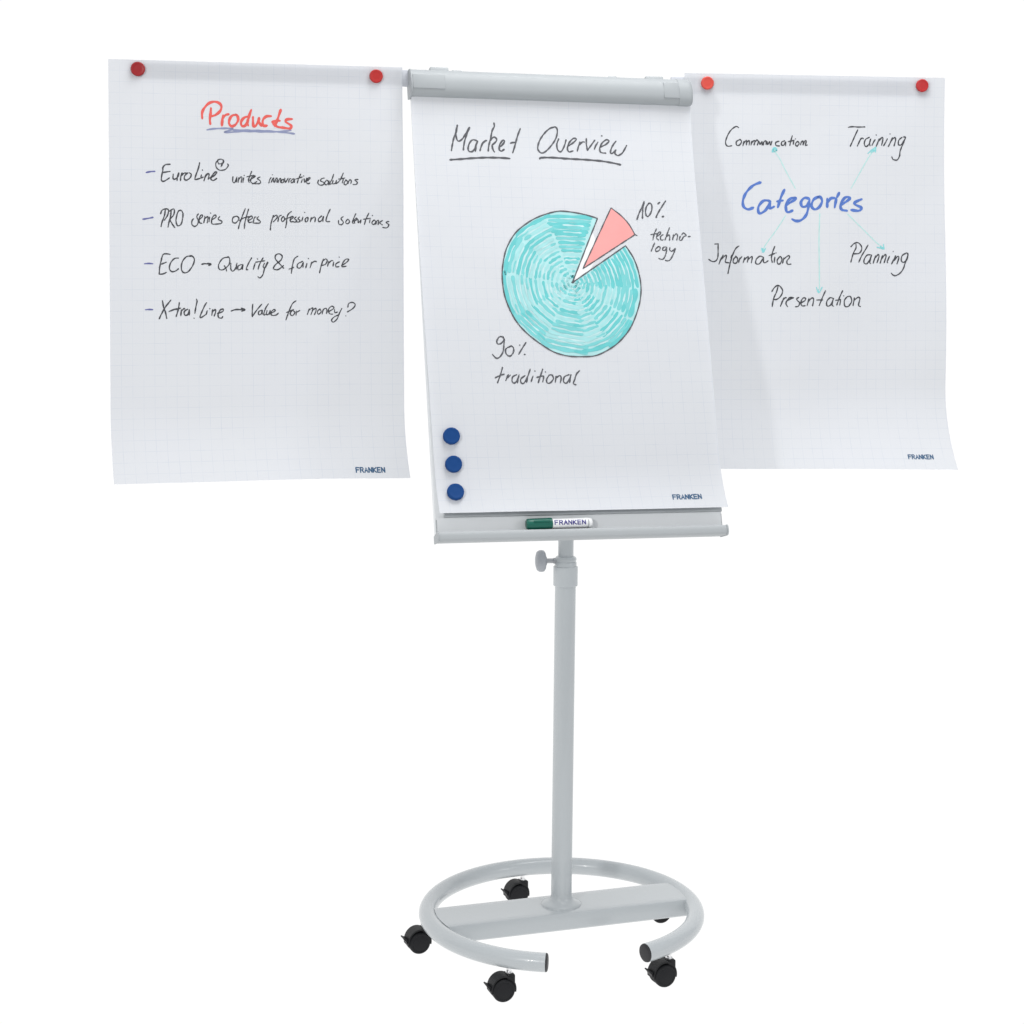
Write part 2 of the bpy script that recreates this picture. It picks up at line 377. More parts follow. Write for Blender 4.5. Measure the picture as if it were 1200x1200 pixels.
part('end_cap', bm, CAPB, bar, smooth=40)
bm = bmesh.new(); add_box(bm, XL - 0.0008, -0.2700, 1.074, 1.1090, 0.025, 0.0358, 0.0012, bf); part('cap_tongue', bm, CAPB, bar)
for x0, x1, h in ((-0.2995, -0.2540, 0.0095), (-0.2470, -0.2210, 0.0030), (0.1420, 0.1650, 0.0035), (0.2380, 0.2840, 0.0075)):
    bm = bmesh.new(); add_box(bm, x0, x1, 1.124, 1.1300 + h, -0.012, 0.010, min(0.003, h * .8), bf, 3); part('paper_hook', bm, CAPG, bar)
# pen tray
tx0, tx1 = -0.3440, 0.3385
tp = [(-0.019, -0.001), (0.022, -0.0035), (0.028, -0.002), (0.0320, 0.002), (0.0332, 0.009), (0.0320, 0.0155), (0.029, 0.0195), (0.0265, 0.0195), (0.0245, 0.0095), (0.004, 0.0085), (0.0035, 0.050), (0.0015, 0.050), (0.0005, 0.0085), (-0.019, 0.0085)]
bm = bmesh.new(); add_extrude(bm, [(v, n) for n, v in tp], tx0, tx1, lambda x, v, n: board(x, v, n))
tray = part('pen_tray', bm, ALU, easel, smooth=28)
bm = bmesh.new(); add_box(bm, tx0 + 0.002, tx1 - 0.002, 0.0105, 0.0545, 0.0036, 0.0046, 0.0003, bf, 1); part('tray_back_plate', bm, ENAMEL, tray)
bm = bmesh.new()                                              # added grey strip, stands for the shade under the sheet's lower edge
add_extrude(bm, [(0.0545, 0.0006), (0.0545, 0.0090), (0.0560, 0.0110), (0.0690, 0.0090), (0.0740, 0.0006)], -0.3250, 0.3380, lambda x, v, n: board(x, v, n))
part('sheet_shade_strip', bm, ALU, tray, smooth=20)
for x0, x1 in ((tx0 - 0.003, tx0 - 0.0002), (tx1 + 0.0002, tx1 + 0.004)):
    bm = bmesh.new(); add_extrude(bm, [(v * 1.0, n) for n, v in [(-0.019, -0.0025), (0.022, -0.0045), (0.029, -0.003), (0.0332, 0.002), (0.0345, 0.009), (0.0332, 0.0165), (0.029, 0.0205), (-0.019, 0.0150)]], x0, x1, lambda x, v, n: board(x, v, n))
    part('tray_end_cap', bm, CAPG, tray)
# side arms carrying the outer sheets
def armbar(x0, x1, s, z0=2.1035, z1=2.1425):
    o, X, D, N = FRAMES[s]
    def f(x, y, z):
        u = (x - o[0]); return (o[0] + X[0] * u - N[0] * y, o[1] + X[1] * u - N[1] * y, z)
    bm = bmesh.new(); add_box(bm, x0, x1, 0.0022, 0.0150, z0, z1, 0.002, f)
    return part('side_arm', bm, ARMM, easel)
armbar(-1.0090, -0.3400, 'L'); armbar(0.3300, 1.0150, 'R', 2.116, 2.156)
for x in (-0.310, 0.310):
    bm = bmesh.new(); add_box(bm, x - 0.018, x + 0.018, 0.112, 0.240, 2.095, 2.128, 0.004); part('arm_pivot', bm, CAPG, easel)

# ------------------------------------------------------------------ paper
def sheet_mesh(s, u0, u1, v0, v1, nu, nv, m, name, parent=None, off=0.0):
    vs, fs, uvl = [], [], []
    for j in range(nv + 1):
        for i in range(nu + 1):
            u = u0 + (u1 - u0) * i / nu; v = v0 + (v1 - v0) * j / nv
            vs.append(sheet_point(s, u, v, off)); uvl.append((u, v))
    for j in range(nv):
        for i in range(nu):
            a = j * (nu + 1) + i; fs.append((a, a + nu + 1, a + nu + 2, a + 1))
    me = bpy.data.meshes.new(name); me.from_pydata(vs, [], fs); uvm = me.uv_layers.new(name='UVMap')
    for lp in me.loops: uvm.data[lp.index].uv = uvl[lp.vertex_index]
    for p in me.polygons: p.use_smooth = True
    me.materials.append(m); o = bpy.data.objects.new(name, me); COL.objects.link(o)
    if parent: o.parent = parent
    return o
sheetL = sheet_mesh('L', 0, .68, 0, .975, 60, 90, PAPER, 'paper_sheet')
sheetR = sheet_mesh('R', 0, .68, 0, 1.004, 60, 90, PAPER, 'paper_sheet')
pad = thing('paper_pad', 'pad of squared paper on the middle board, headed Market Overview above a teal pie chart', 'paper pad')
bm = bmesh.new(); add_box(bm, -0.3340, 0.3440, 0.0760, 1.066, 0.0006, 0.0024, 0.0002, bf, 1)
part('under_sheets', bm, WHITEP, pad)
sheetC = sheet_mesh('C', 0, .68, 0, 1.009, 60, 110, PAPERC, 'top_sheet', pad)
sheetL['label'] = 'squared paper sheet at the left with the red handwritten heading Products over four bullet lines'; sheetL['category'] = 'paper sheet'
sheetR['label'] = 'squared paper sheet at the right with blue Categories and mint arrows to five words'; sheetR['category'] = 'paper sheet'
for o in (sheetL, sheetR): o['group'] = 'loose paper sheets pinned to the side arms'

# ------------------------------------------------------------------ marker strokes on the paper
def catmull(P, step=3.0):
    if len(P) < 3: Q = list(P)
    else: Q = P
    if len(P) == 2:
        n = max(2, int(math.dist(P[0], P[1]) / step)); return [(P[0][0] + (P[1][0] - P[0][0]) * i / n, P[0][1] + (P[1][1] - P[0][1]) * i / n) for i in range(n + 1)]
    out = []
    E = [P[0]] + list(P) + [P[-1]]
    for i in range(1, len(E) - 2):
        p0, p1, p2, p3 = E[i - 1:i + 3]
        n = max(2, min(24, int(math.dist(p1, p2) / step) + 1))
        for k in range(n):
            t = k / n
            out.append(tuple(0.5 * ((2 * p1[c]) + (-p0[c] + p2[c]) * t + (2 * p0[c] - 5 * p1[c] + 4 * p2[c] - p3[c]) * t * t + (-p0[c] + 3 * p1[c] - 3 * p2[c] + p3[c]) * t ** 3) for c in (0, 1)))
    out.append(P[-1]); return out
class Ink:
    def __init__(self, s): self.s = s; self.v = []; self.f = []; self.mi = []; self.k = 0
    def stroke(self, P, w, smooth=True, mi=0, base=0.00035, vary=0.18, step=3.0, taper=0.75):
        Q = catmull(P, step) if smooth else list(P)
        q = [Q[0]]
        for a in Q[1:]:
            if math.dist(a, q[-1]) > 0.25: q.append(a)
        if len(q) < 2: q.append((q[0][0] + 1, q[0][1]))
        off = base + 0.000012 * (self.k % 40); self.k += 1
        n = len(q); ph = random.random() * 6; rows = []
        for i, (x, y) in enumerate(q):
            a = q[max(0, i - 1)]; b = q[min(n - 1, i + 1)]; dx, dy = b[0] - a[0], b[1] - a[1]; l = math.hypot(dx, dy) or 1
            dx /= l; dy /= l
            ww = w * .5 * (1 + vary * math.sin(ph + i * .55)) * (taper if i in (0, n - 1) else 1)
            rows.append(((x - dy * ww, y + dx * ww), (x + dy * ww, y - dx * ww), (dx, dy), ww))
        def put(p): self.v.append(sheet_point(self.s, p[0] / 1e3, p[1] / 1e3, off)); return len(self.v) - 1
        idx = [(put(r[0]), put(r[1])) for r in rows]
        for a, b in zip(idx, idx[1:]): self.f.append((a[0], a[1], b[1], b[0])); self.mi.append(mi)
        for r, ix, sg in ((rows[0], idx[0], -1), (rows[-1], idx[-1], 1)):          # rounded ends
            cx, cy = (r[0][0] + r[1][0]) / 2, (r[0][1] + r[1][1]) / 2; dx, dy = r[2]; ww = r[3]
            e = [put((cx + sg * dx * ww * math.cos(t) - dy * ww * math.sin(t), cy + sg * dy * ww * math.cos(t) + dx * ww * math.sin(t))) for t in (0.9, 0.0, -0.9)]
            self.f.append((ix[0], e[0], e[1], e[2], ix[1])); self.mi.append(mi)
    def poly_fan(self, c, P, off):
        base = len(self.v); self.v.append(sheet_point(self.s, c[0] / 1e3, c[1] / 1e3, off))
        n = len(P); K = 6
        for k in range(1, K + 1):
            for p in P: self.v.append(sheet_point(self.s, (c[0] + (p[0] - c[0]) * k / K) / 1e3, (c[1] + (p[1] - c[1]) * k / K) / 1e3, off))
        for i in range(n - 1):
            self.f.append((base, base + 1 + i, base + 2 + i)); self.mi.append(0)
            for k in range(1, K):
                a = base + 1 + (k - 1) * n + i; b = base + 1 + k * n + i
                self.f.append((a, b, b + 1, a + 1)); self.mi.append(0)
    def build(self, name, mats, parent, **pr):
        me = bpy.data.meshes.new(name); me.from_pydata(self.v, [], self.f)
        for m in (mats if isinstance(mats, (list, tuple)) else [mats]): me.materials.append(m)
        for p, k in zip(me.polygons, self.mi): p.material_index = k
        o = bpy.data.objects.new(name, me); COL.objects.link(o); o.parent = parent
        for k, v in pr.items(): o[k] = v
        return o
PAGE = {'L': sheetL, 'R': sheetR, 'C': pad}
# (page, part, ink, pen width mm, strokes as u,v in mm on that page)
WRITING = [
    ('L', 'heading_letters', 'red', 5.9, "229.8,142.9 228.8,132.1 230.4,118.4 231.3,105.6;211.3,130.6 210.9,118.8 214.3,109 225.1,96 238.7,91.1 250.5,94.4 255.3,102.1 252.4,112 242.5,121 232.8,124.6;256.2,146.2 257.2,133.5 259.2,121.6;258.6,128.5 264.1,121.5 271.9,119;289.6,120 279.8,122.2 273.9,131.1 272.9,141 278.8,146.7 287.6,142.6 293.5,132.7 292.6,123.8 288.6,119;317.2,123.3 307.3,126.5 300.4,136.4 302.4,145.3 310.3,144.1 316.2,132.2 320.2,118.3 324.1,107.4;316.2,130.2 315.2,140.1 317.2,144.4;328,124 328,135.9 329.4,145.7 334.9,143.6 340.9,131.6 341.9,125.7;341.9,127.7 341.8,135.6 347.8,144.3;370.6,121.5 358.7,122.4 350.7,131.4 351.7,143.3 360.6,143.5;392.4,105.9 387.4,120.8 382.4,134.7 378.4,144.7;372.5,134.9 381.4,131.8 390.4,131.6;374.5,137.9 384.4,145.6 396.3,147.3;419.2,127.1 406.3,128.3 404.3,134.3 416.2,142 414.2,149 402.2,148.2 394.3,147"),
    ('L', 'heading_underline', 'navysoft', 4.1, "221.9,156.2 236.6,153.5 256.2,152.1 275.8,151.7 281.7,153 271.9,156.7 262,160.5 279.7,160.1 299.4,158.1 323.1,157.6 354.7,158 394.3,156.3 416.1,153.5;281.7,155.5 307.3,155.2 338.9,155.4 366.5,156 396.3,158.2 424.1,161.3"),
    ('L', 'bullet_dash', 'navy', 3.5, "83.1,257.1 92.3,255 102.9,254"),
    ('L', 'bullet_dash', 'navy', 3.5, "74.8,364.6 86.2,362.5 98.2,359.9"),
    ('L', 'bullet_dash', 'navy', 3.3, "78,467.1 87.4,466.4 97.5,467"),
    ('L', 'bullet_dash', 'navy', 3.3, "79.5,573.7 87.8,573.1 96.8,573.6"),
    ('L', 'handwritten_word', 'ink', 3.2, "137.8,237.1 127.2,238.3 121.3,244.3 120.9,252.1 118.3,263.9 117.7,273.7 123.1,276.6 135.7,268.5;121.7,256.4 129,254.9 137.7,253.4;144.5,259.5 144.1,269.3 148.3,271.2 155.2,265.2 157.2,256.3;157.2,256.3 154.2,265.2 153.2,274.1;161,274 162,264.1 164.9,256.2;163.9,262.1 169.8,256.7 175.6,257;177.6,256 170.7,263 170.1,270.9 175.6,272.7 183.4,266.7 185.4,258.8 180.5,255.9;205,231.8 202.1,244.7 197.1,258.6 194.1,268.5 195.1,271.4 205.9,268.3;208.9,260.3 207.8,267.2 212.8,265.2;210.8,248.5 211.8,249.4;214.7,274 217.7,264.1 220.6,258.1;217.7,265.1 223.6,257.1 226.5,260 224.5,269.9;225.5,267.9 236.3,262.8 244.2,254.8 241.2,252.9 234.3,259.9 230.4,268.8 236.3,272.7 244.1,267.6"),
    ('L', 'registered_mark', 'ink', 2.7, "249.1,235 246.2,226.1 254.1,223 260,226.9 258,232.8 249.1,234;256,231.9 254,240.8;260,224.9 256,238.8;248.2,225.1 242.3,232.1 243.2,242 251.1,248.7 263.8,246.6 270.8,237.6 268.8,233.6"),
    ('L', 'handwritten_word', 'ink', 2.7, "281.5,262.5 281,274.4 285.4,276.9 290.7,263.6;290.7,263.6 289.9,275.6;293.3,276.8 295.2,264.9;295.2,269.4 299.9,263 302.3,266.1 300.4,276.7;306.5,265.5 304.3,276.7;307.3,259.7 307.8,260.5;324.9,249.9 319.6,263.3 317,271.2 319.6,276.5;313,263.3 330.2,259.1;319.6,271.2 331.5,263.1 332.8,260.4 324.9,264.5 322.2,273.8 328.8,278.5 336.7,273.6;344.6,262.9 338,267 344.6,272.2 343.2,278.3 326.1,279.1"),
    ('L', 'handwritten_word', 'ink', 2.7, "364.3,277.3 367,268 369.6,264;369.6,275.9 373.6,266.6 376.2,265.2 374.9,274.5;372.3,257.3 373.1,257.8;377.5,275.8 381.5,265.2 384.1,266.5 382.8,275.2;385.4,275.8 389.4,266.4 392,266.4 391.5,275.7;397.3,267.6 393.3,271.7 394.6,276.2 398.6,274.3 398.6,267.6;401.3,264.9 402.5,275 409.2,264.9;410.4,275.5 411.8,267.5 415.8,266.1;421,266.1 415.7,271.4 417,275.9 421.5,272.7 423.2,266 423.6,275.3;438.3,255.2 432.9,267.3 430.2,276.6;426.3,267.3 442.2,261.8;442.2,267.2 439.5,275.2;444.9,259.1 445.7,259.9;446.2,265.8 448,274.6 452.8,264.4;454.1,271 460.8,264.3 456.8,263.8 451.4,272.4 455.4,277.7 459.4,275.8"),
    ('L', 'handwritten_word', 'ink', 2.7, "480.6,268.1 478,274.8 481.9,280.1 489.9,280 492.6,274.6 484.6,270.7 487.3,265.3 494,263.9;497.9,269.2 493.9,275.9 497.9,279.9 503.3,273.1 499.3,268.6;503.2,279.8 511.3,266.4 515.3,254.3;504.6,270.4 503.2,278.5 509.9,277.1;513.9,269 512.6,277 519.2,275.6 521.9,268.9;520.6,277 529.9,268.8 538,251.3;525.9,266.2 541.9,263.3;537.9,266.1 535.2,275.5;544.6,267.3 539.2,275.4 543.2,279.4 548.5,272.7 543.2,267.4;548.5,276.7 552.6,267.3 556.6,269.9 555.2,276.6;572.6,266.2 564.6,267.4 570.4,272.7 568.5,277.8 560.5,278.2"),
    ('L', 'handwritten_word', 'ink', 3.1, "126.1,341.7 124.1,355.2 118.7,370.1 116.2,381.2;115.2,351.6 118.9,343 127.4,339.9 133.4,342.8 130.9,355.1 123.6,366.3;139.5,341.5 138.2,355.1 134.5,369.9 132,382.2;135.8,345.2 144.4,339.7 146.8,345.1 144.3,355 136.9,363.7 141.7,374.7 147.8,383.3;156.5,343.7 152.8,352.4 150.3,367.3 153.9,378.3 161.2,375.8 164.9,364.6 166.2,349.8 161.4,342.9 155.3,345"),
    ('L', 'handwritten_word', 'ink', 2.9, "201.6,350.6 197.9,356.9 201.5,366.7 199.1,375.4 192.9,379.9 186.8,375.5 186.9,366.9 190.6,361.9;204,363 211.4,356.7 209,353 204,359.3 204,370.4 210.1,372.8;213.8,371.6 216.3,359.1 216.3,355.4;216.3,361.6 222.4,356.6 223.6,360.3 221.6,371.5;227.3,357.8 226,369;229.1,347.8 230.1,349.1;232.2,364 242,357.6 239.6,352.7 233,360.2 232.2,372.6 239.5,374.3;250.7,356.3 246.9,362.6 255.5,367.5 253,372.5 239.5,374.3"),
    ('L', 'handwritten_word', 'ink', 2.9, "290,354.7 281.4,358.5 280.1,368.5 287.5,370.9 294.9,360.9 290,354.7;309.8,337.1 302.3,355.9 296.1,373.4 293.5,384.6;317.2,338.3 312.2,355.8 308.4,370.8 307.1,384.5;296.1,365.9 304.7,359.6 319.5,355.7;315.8,365.7 325.7,359.4 323.2,354.4 315.8,362 318.2,369.5 325.6,368.1;328.1,368.1 330.6,358.1 334.3,356.8;340.5,355.5 336.8,360.6 344.1,366.8 341.6,371 326.8,370.6"),
    ('L', 'handwritten_word', 'ink', 2.9, "374.5,352.4 369.1,371.2 367.2,387.2;373.1,357.8 381.1,351.9 383.1,357.7 374.4,367.9;384.9,367 387.6,355 392.9,352.3;396.9,354.9 392.9,361.6 395.5,367 400.8,361.6 398.2,354.9;416.7,342.8 407.4,352.2 404.7,370.9 402.5,381.6;400.8,361.6 418,354.8;414,362.8 420.6,357.4 418,354.8 413.2,361.5 415.3,367.6 420.6,366;427.2,356 423.2,360.1 428.5,364.1 425.8,367.6 419.2,367.6;435.2,356 431.2,360 436.4,364 433.8,367.5 426.4,367.6;443.1,355.9 440.4,365.3;446.6,344.7 447.7,345.5;454.5,356.1 448.7,359.9 449.2,366.8 453.9,365.2 455,357.2;460.3,367.3 462.5,357.1;461.9,361.1 468.8,355.7 472,358.4 470.9,367.2;487,352.9 479.5,359.7 480.3,366.3 486.9,363.6 490.9,354.2 489.6,366.3;507,336.7 500.3,351.4 497.1,364.9 505.6,366.1"),
    ('L', 'handwritten_word', 'ink', 2.7, "537.7,353.8 532.3,359.2 537.6,367.3 533.6,373.2 527,371.4 526.4,363.3;547,360.5 543,367.2 547,371.2 552.3,365.8 548.3,359.7;567,346.9 561.7,359 559,368.4 562.2,369.8;563,365.7 569.7,360.3 568.4,357.6 563,363 564.3,369.7;572.4,360.3 572.9,368.3 579.1,361.6;579.1,361.6 577.7,369.7;597.8,345.3 591.1,358.8 587.1,372.8;584.4,360.2 601.8,357.4;600.5,360.1 599.1,368.2;605.8,350.6 606.6,351.4;609.9,361.4 604.5,368.1 608.5,372.7 613.9,366.7 610.4,361.3;613.9,372.1 616.6,364 620.6,362.6 619.3,372.6;630,362.5 623.3,368 630,373.3;644.9,364.9 637.9,367.1 644.9,372.9 639.5,380 630.3,379"),
    ('L', 'handwritten_word', 'ink', 3.1, "136.8,445.2 127.4,443.8 120,446.4 115.7,461.4 112.5,476.4 111.4,491.4;116.8,467.8 128.3,463.1;112.4,491.4 120.8,490.3 128.2,486.7;155.8,453.7 146.3,454.9 137.8,464.5 134.6,477.4 139.8,485 148.2,483.9 155.6,478.5;184.3,449.3 173.8,450.4 164.2,462.3 162,478.5 167.2,487.5 177.8,484.9 188.5,469.8 191.7,455.8 185.4,448.2 178,449.4"),
    ('L', 'arrow', 'ink', 3.5, "208.6,468 216,466.5 228.8,467.5;222.4,465.4 229.8,467.5 224.5,470.8"),
    ('L', 'handwritten_word', 'ink', 2.8, "271.6,451 257.6,453.9 247.8,468.1 249.1,479.4 258.9,480 271.5,468 272.9,455.3 268.8,449.6;260.3,470.9 264.4,478 265.8,483.6;275.7,465.2 275.6,479.3 281.1,483.6 288.1,473.6 289.6,465.1;288.2,468 288.1,479.3;300.7,467.9 292.3,472.2 292.3,480.7 299.3,477.9 303.5,467.9 302,479.8;324,452 316.6,465 311,479.2 314.9,480.1;331.7,465 327.2,479.8;336.8,454.8 337.6,455.6;350.2,452.1 341.8,467.8 338.3,479.7;332.8,462.7 353.8,459.2;353.5,464.9 350.1,472.9 354.6,475.7 361.4,463.5;360.8,462.1 353.7,476.3 349.5,491.9 342.4,499.6 337.7,496.2"),
    ('L', 'handwritten_word', 'ink', 3.1, "397.8,476.7 388.3,466.2 378.8,454.9 379.4,446.1 387.5,442.9 394.5,448.3 391.1,457.7 378.1,469.1 374.2,477.9 384.5,479.9 397.2,470.5"),
    ('L', 'handwritten_word', 'ink', 2.9, "431.1,448.1 422.6,454.7 418.3,470.4 415.4,488.9;409.8,479 421.1,474.7;442.3,460.3 431,466.1 429.6,474.6 436.6,475.5 443.7,463.2;443.7,463.2 442.8,474.6;452.2,464.6 449.3,475.4;455.1,453.2 455.9,454;459.3,475.4 463.5,461.7;462.1,466 469.2,460.2 474.9,461.1"),
    ('L', 'handwritten_word', 'ink', 2.9, "490.5,454.5 484.8,473.1 481.4,487.9;487.7,460.2 496.2,454.4 499.6,458.7 494.8,467.3 484.8,470.2;500.4,471.6 503.3,460.1;503.3,464.4 509,458.7 513.3,458.7;514.7,461.5 513.3,471.5;527.5,449.4 528.3,450.3;528.9,460.9 520.4,465.8 520.4,472.9 527.5,472.4;533.2,470 544.5,462.8 550.2,455.7 543.1,455.1 536,464.3 534.6,472.3 544.5,471.4"),
    ('L', 'handwritten_word', 'ink', 3.3, "118.4,552.6 121,567.7 125,579.3 127.9,594.4;137.7,551.5 125.1,567.7 116,583.9 110.9,595;133,578.2 144.3,573.6 151.2,571.3;156.9,557.4 154.6,572.5 149.5,589.9;147.7,573.6 160.3,570.2;160.2,587.6 161.4,573.7;160.9,578.3 167.1,571.4 169.3,572.5;176.2,572.6 168.2,578.4 169.3,586.5 176.1,585.4 179.6,573.7;179.6,573.7 179.5,586.6"),
    ('L', 'handwritten_word', 'ink', 3.1, "195.7,549.3 197.5,554 195.1,565.6 192.1,583.1;189.7,593.6 190.9,594.3;219.6,557.5 215,564.5 208.1,579.7 204.1,590.2 206.8,592.5 217.2,585.5;220.6,576.2 218.3,585.5;226.4,571.6 227.1,572.3;230.9,587.9 233.2,573.9;233.2,578.6 238.9,573.9 240.1,578.6 236.6,589.1;243.5,583.3 256.1,578.6 257.3,572.8 250.4,575.1 245.7,584.5 246.8,592.6 253.7,593.8 256,590.3"),
    ('L', 'arrow', 'ink', 3.5, "275.6,577.5 287.1,574 306.6,574.8;298.6,570.5 307.3,574.8 299.7,578"),
    ('L', 'handwritten_word', 'ink', 2.9, "325.7,561 324.4,576.1 324.3,591.2;324.3,591.2 334.3,576.1 346.7,561;346.9,574.9 339.5,579.1 339.4,586.2 344.9,584.7 347.4,576.1;347.6,575.6 347.8,585.2;361.8,560.5 355.3,571.1 350.8,585.7 354.3,586.2;358.8,576.2 356.7,585.2 361.7,585.2 365.7,576.7;365.9,576.2 364.7,585.7;369.1,582.7 377.6,576.7 374.6,573.9 368.7,579.7 369.1,587.3 378.8,587.5 385,582.5"),
    ('L', 'handwritten_word', 'ink', 2.9, "426.2,553.6 417.4,561.1 408.7,581.3 402.4,599;403.7,581.3 421.1,573.8;417.4,576.3 412.4,583.8 417.4,588.9 423.6,581.3 418.6,576.3;426.1,587.7 427.4,577.6;427.4,581.4 434.9,576.3"),
    ('L', 'handwritten_word', 'ink', 2.8, "452.4,586.5 457.4,572.6;456.1,576.4 464.9,570.1 464.9,576.4 461.1,586.5;464.9,576.4 472.5,571.3 472.9,577.7 469.4,586.5;482.5,572.6 476.2,579 478.7,585.3 485,580.2 482.5,572.6;487.5,585.3 490,575.2 496.3,571.4 498.9,576.5 497.6,584.1;501.4,580.3 515.2,571.4 510.2,566.4 502.6,574 505.1,584.1 512.7,585.4;516.5,574 517.7,581.6 524,580.3;534.1,571.5 527.8,584.2 522.7,596.9 513.9,604.5 509.7,599.4 516.5,591.8 527.8,586.7;547.9,568.9 550.4,560 559.2,557.5 565.4,562.6 560.4,571.5 546.6,580.4;542.8,589.3 543.6,590"),
    ('C', 'heading_letters', 'inkgrey', 3.9, "89,138.8 91.8,124.6 97,105.1 103.7,89 106.1,74.9;106.1,74.9 101.8,94.4 103.5,110.2 108.3,114.4 116.2,108.9 125.3,95.4 134.6,79.3;135.4,79.2 126.8,98.9 120.8,116.7 117.2,136.2;149.8,111.4 139.7,110.8 131.5,121.6 129,135.9 135.6,140.1 143.5,133.7 151.4,114;152.3,112.2 148.3,124.7 145.8,138.9;156.9,136.8 161,124.3 166.7,113.5;162,120.7 170.1,112.5 174.5,110.6;193.8,66.8 194.2,75.6 188.5,86.3 184.2,104.1 178.9,122 176.4,137.1;182.1,111.3 191.1,102.1 197.7,105.5 196.5,112.6 186.6,121.7;186.6,121.7 187.7,132.3 191.5,139.3;204.2,126.5 212.3,119.2 217,111.1 212.8,109.4 205.4,119.4 203,131.9 207.9,136.2 214.9,131.5;256.4,78.8 248.5,98.6 241.1,121.9 234.9,139.8;230.4,116 236.5,114 243.3,113.8"),
    ('C', 'heading_underline', 'inkgrey', 4.9, "84.7,161.5 103.3,159.6 137.2,156 171.2,153.6 205.1,153.1 227.2,154.3"),
    ('C', 'heading_letters', 'inkgrey', 3.7, "342.2,71.5 327.3,76.6 310.6,93.3 299.5,112.1 296.2,128.4 303.5,137.9 314.9,133.7 331.7,115.8 343,96.9 346.3,78.3 341.1,71.1;348.4,101.3 343,115.4 344.4,129.3 352,133.3 360.8,119.5 366.3,103.1;369.8,119.3 384,109.5 391.3,101.2 384.6,99.1 373.8,109.8 368.4,124 371.2,133.2 381.5,130.6;391.6,131.4 395.8,118.5 399.9,107.9;397.1,116.1 405.6,107.7 411.3,107.5;416.4,98.1 415.4,113.2 417.2,128.3;417.2,128.3 426.7,115.2 436.6,102.1;444.3,106.5 438,116.1 433.9,125.5;454.4,89.9 455,91.5;449.1,119.2 463.3,111.8 471.8,103.4 465.2,100.1 454.4,108.6 447.8,121.6 449.4,132.1 461.8,134.1;489,102.8 479,116 473.5,130.2 476.6,134.8 487.5,125.1;486.4,125.1 484.6,134.6 492.3,139 503.1,131.7 510.8,119.7 514.7,112.6"),
    ('C', 'heading_underline', 'inkgrey', 4.9, "299.1,153.4 302.7,150.2 329.7,149 367.8,150.7 408.4,151.9 449,154.3 476.1,158.2 496.3,162.4"),
    ('C', 'handwritten_number', 'inkgrey', 3.7, "547.9,253.6 542.9,265.9 533.8,282.2 526,300.9;547.8,254.5 543.4,270.7 541.6,283.7 540.2,297.5;559.4,258.3 552.3,267.3 548.9,280.3 550.5,290 555.2,291.6 563.2,280.1 566,265.5 562.6,258.2 557.7,259.9;581.5,259.5 586.6,255.3;601.2,251.8 590.5,266.6 579.6,283 573.9,294.5;589.2,291.8 593.3,290.9 590.7,293.4"),
    ('C', 'handwritten_word', 'inkgrey', 3.1, "572.5,322.8 565.8,336.7 561.5,351.2;557.8,337.6 573.8,334.9;571.6,343 581.8,334.8 580.6,330 573.7,336.5 571.3,346.3 575.7,351;587.9,337.2 581.1,342.9 582,351 587.6,350.1;605.2,319.9 598.4,334.6 591.5,350.9;593.7,344.4 602.1,337.8 604.1,342.6 602.6,351.5;610.3,350.6 614,336.3;612.5,343.3 619.8,335.1 623.6,339.1 620.4,350.8;630.5,340.7 627.4,348.8 632,351.2 638.3,342.2 645,338.8 639.2,332.4 634,337.4;649.5,342 655.2,341.1"),
    ('C', 'handwritten_word', 'inkgrey', 3.1, "565.6,358.4 560,368.9 555.2,379.4;574.4,367.2 566.7,373.7 567,380.1 575.2,376.8 578.1,370.4 574.4,367.2;591.7,367.8 585.2,370.3 583.9,375.9 589.4,376.7 594.8,368.6;594.8,368.6 591.1,384.7 584.5,397.7 576.5,399.3 572.7,397;601.8,370.1 601.3,376.6 606.6,378.9 614.3,372.4;616,371.6 609.2,386.2 600,400.7 591.9,403.2 588.1,401.6"),
    ('C', 'handwritten_number', 'inkgrey', 3.5, "182.2,594.1 173.5,593 166.3,602 166.9,609.7 174.5,609.7 182.8,600.7 181.2,593;184.1,598.5 181.8,614.1 178.5,629.6 170,641.8 161.1,644.1 153.1,635.3;193.6,617.3 185.6,622.9 185.9,634 194.2,639.5 202.5,631.7 204.4,620.6 199.3,615.1 193.6,618.4;219.2,612.7 219.8,613.4;235.1,606 226.5,618.3 215.4,635;228.6,634.9 230.7,635.6"),
    ('C', 'handwritten_word', 'inkgrey', 3.3, "174.8,666.1 169.3,682.7 160.2,703.6;155.6,691.5 166.9,686 178,682.6;180.2,698 185.3,687 187.8,683.7;185,691.4 192.1,684.8;207.5,683.7 197.2,689.2 195.3,700.2 201.6,703.5 210.2,691.4 212.9,683.7;211.6,687 207.1,703.5;227,685.9 216.6,693.6 216,702.4 222.4,704.2 232.3,689.2 240.2,670.4;232.1,691.4 229.1,702.4;245.6,687 240.2,700.2;250.9,674.8 251.5,675.4;269.9,670.3 263.2,687 256.5,703.5;254.2,690.3 267.6,687 270.8,689.2 267.6,701.3;275.4,677 276,677.6;284.3,684.7 278.1,693.6 277.5,702.5 285.1,703.6 293.6,693.6 290.9,684.7 284.3,684.7;297.3,702.5 300.7,687;300.4,691.4 309.6,685.9 312.5,691.4 309.4,703.6;331.9,683.7 320.4,689.2 317.4,700.3 324.9,703.6 334.8,689.2;336.4,683.7 331.6,702.6;358.2,673.7 349.7,682.6 344.3,695.9 340.3,704.8 346.7,708.2"),
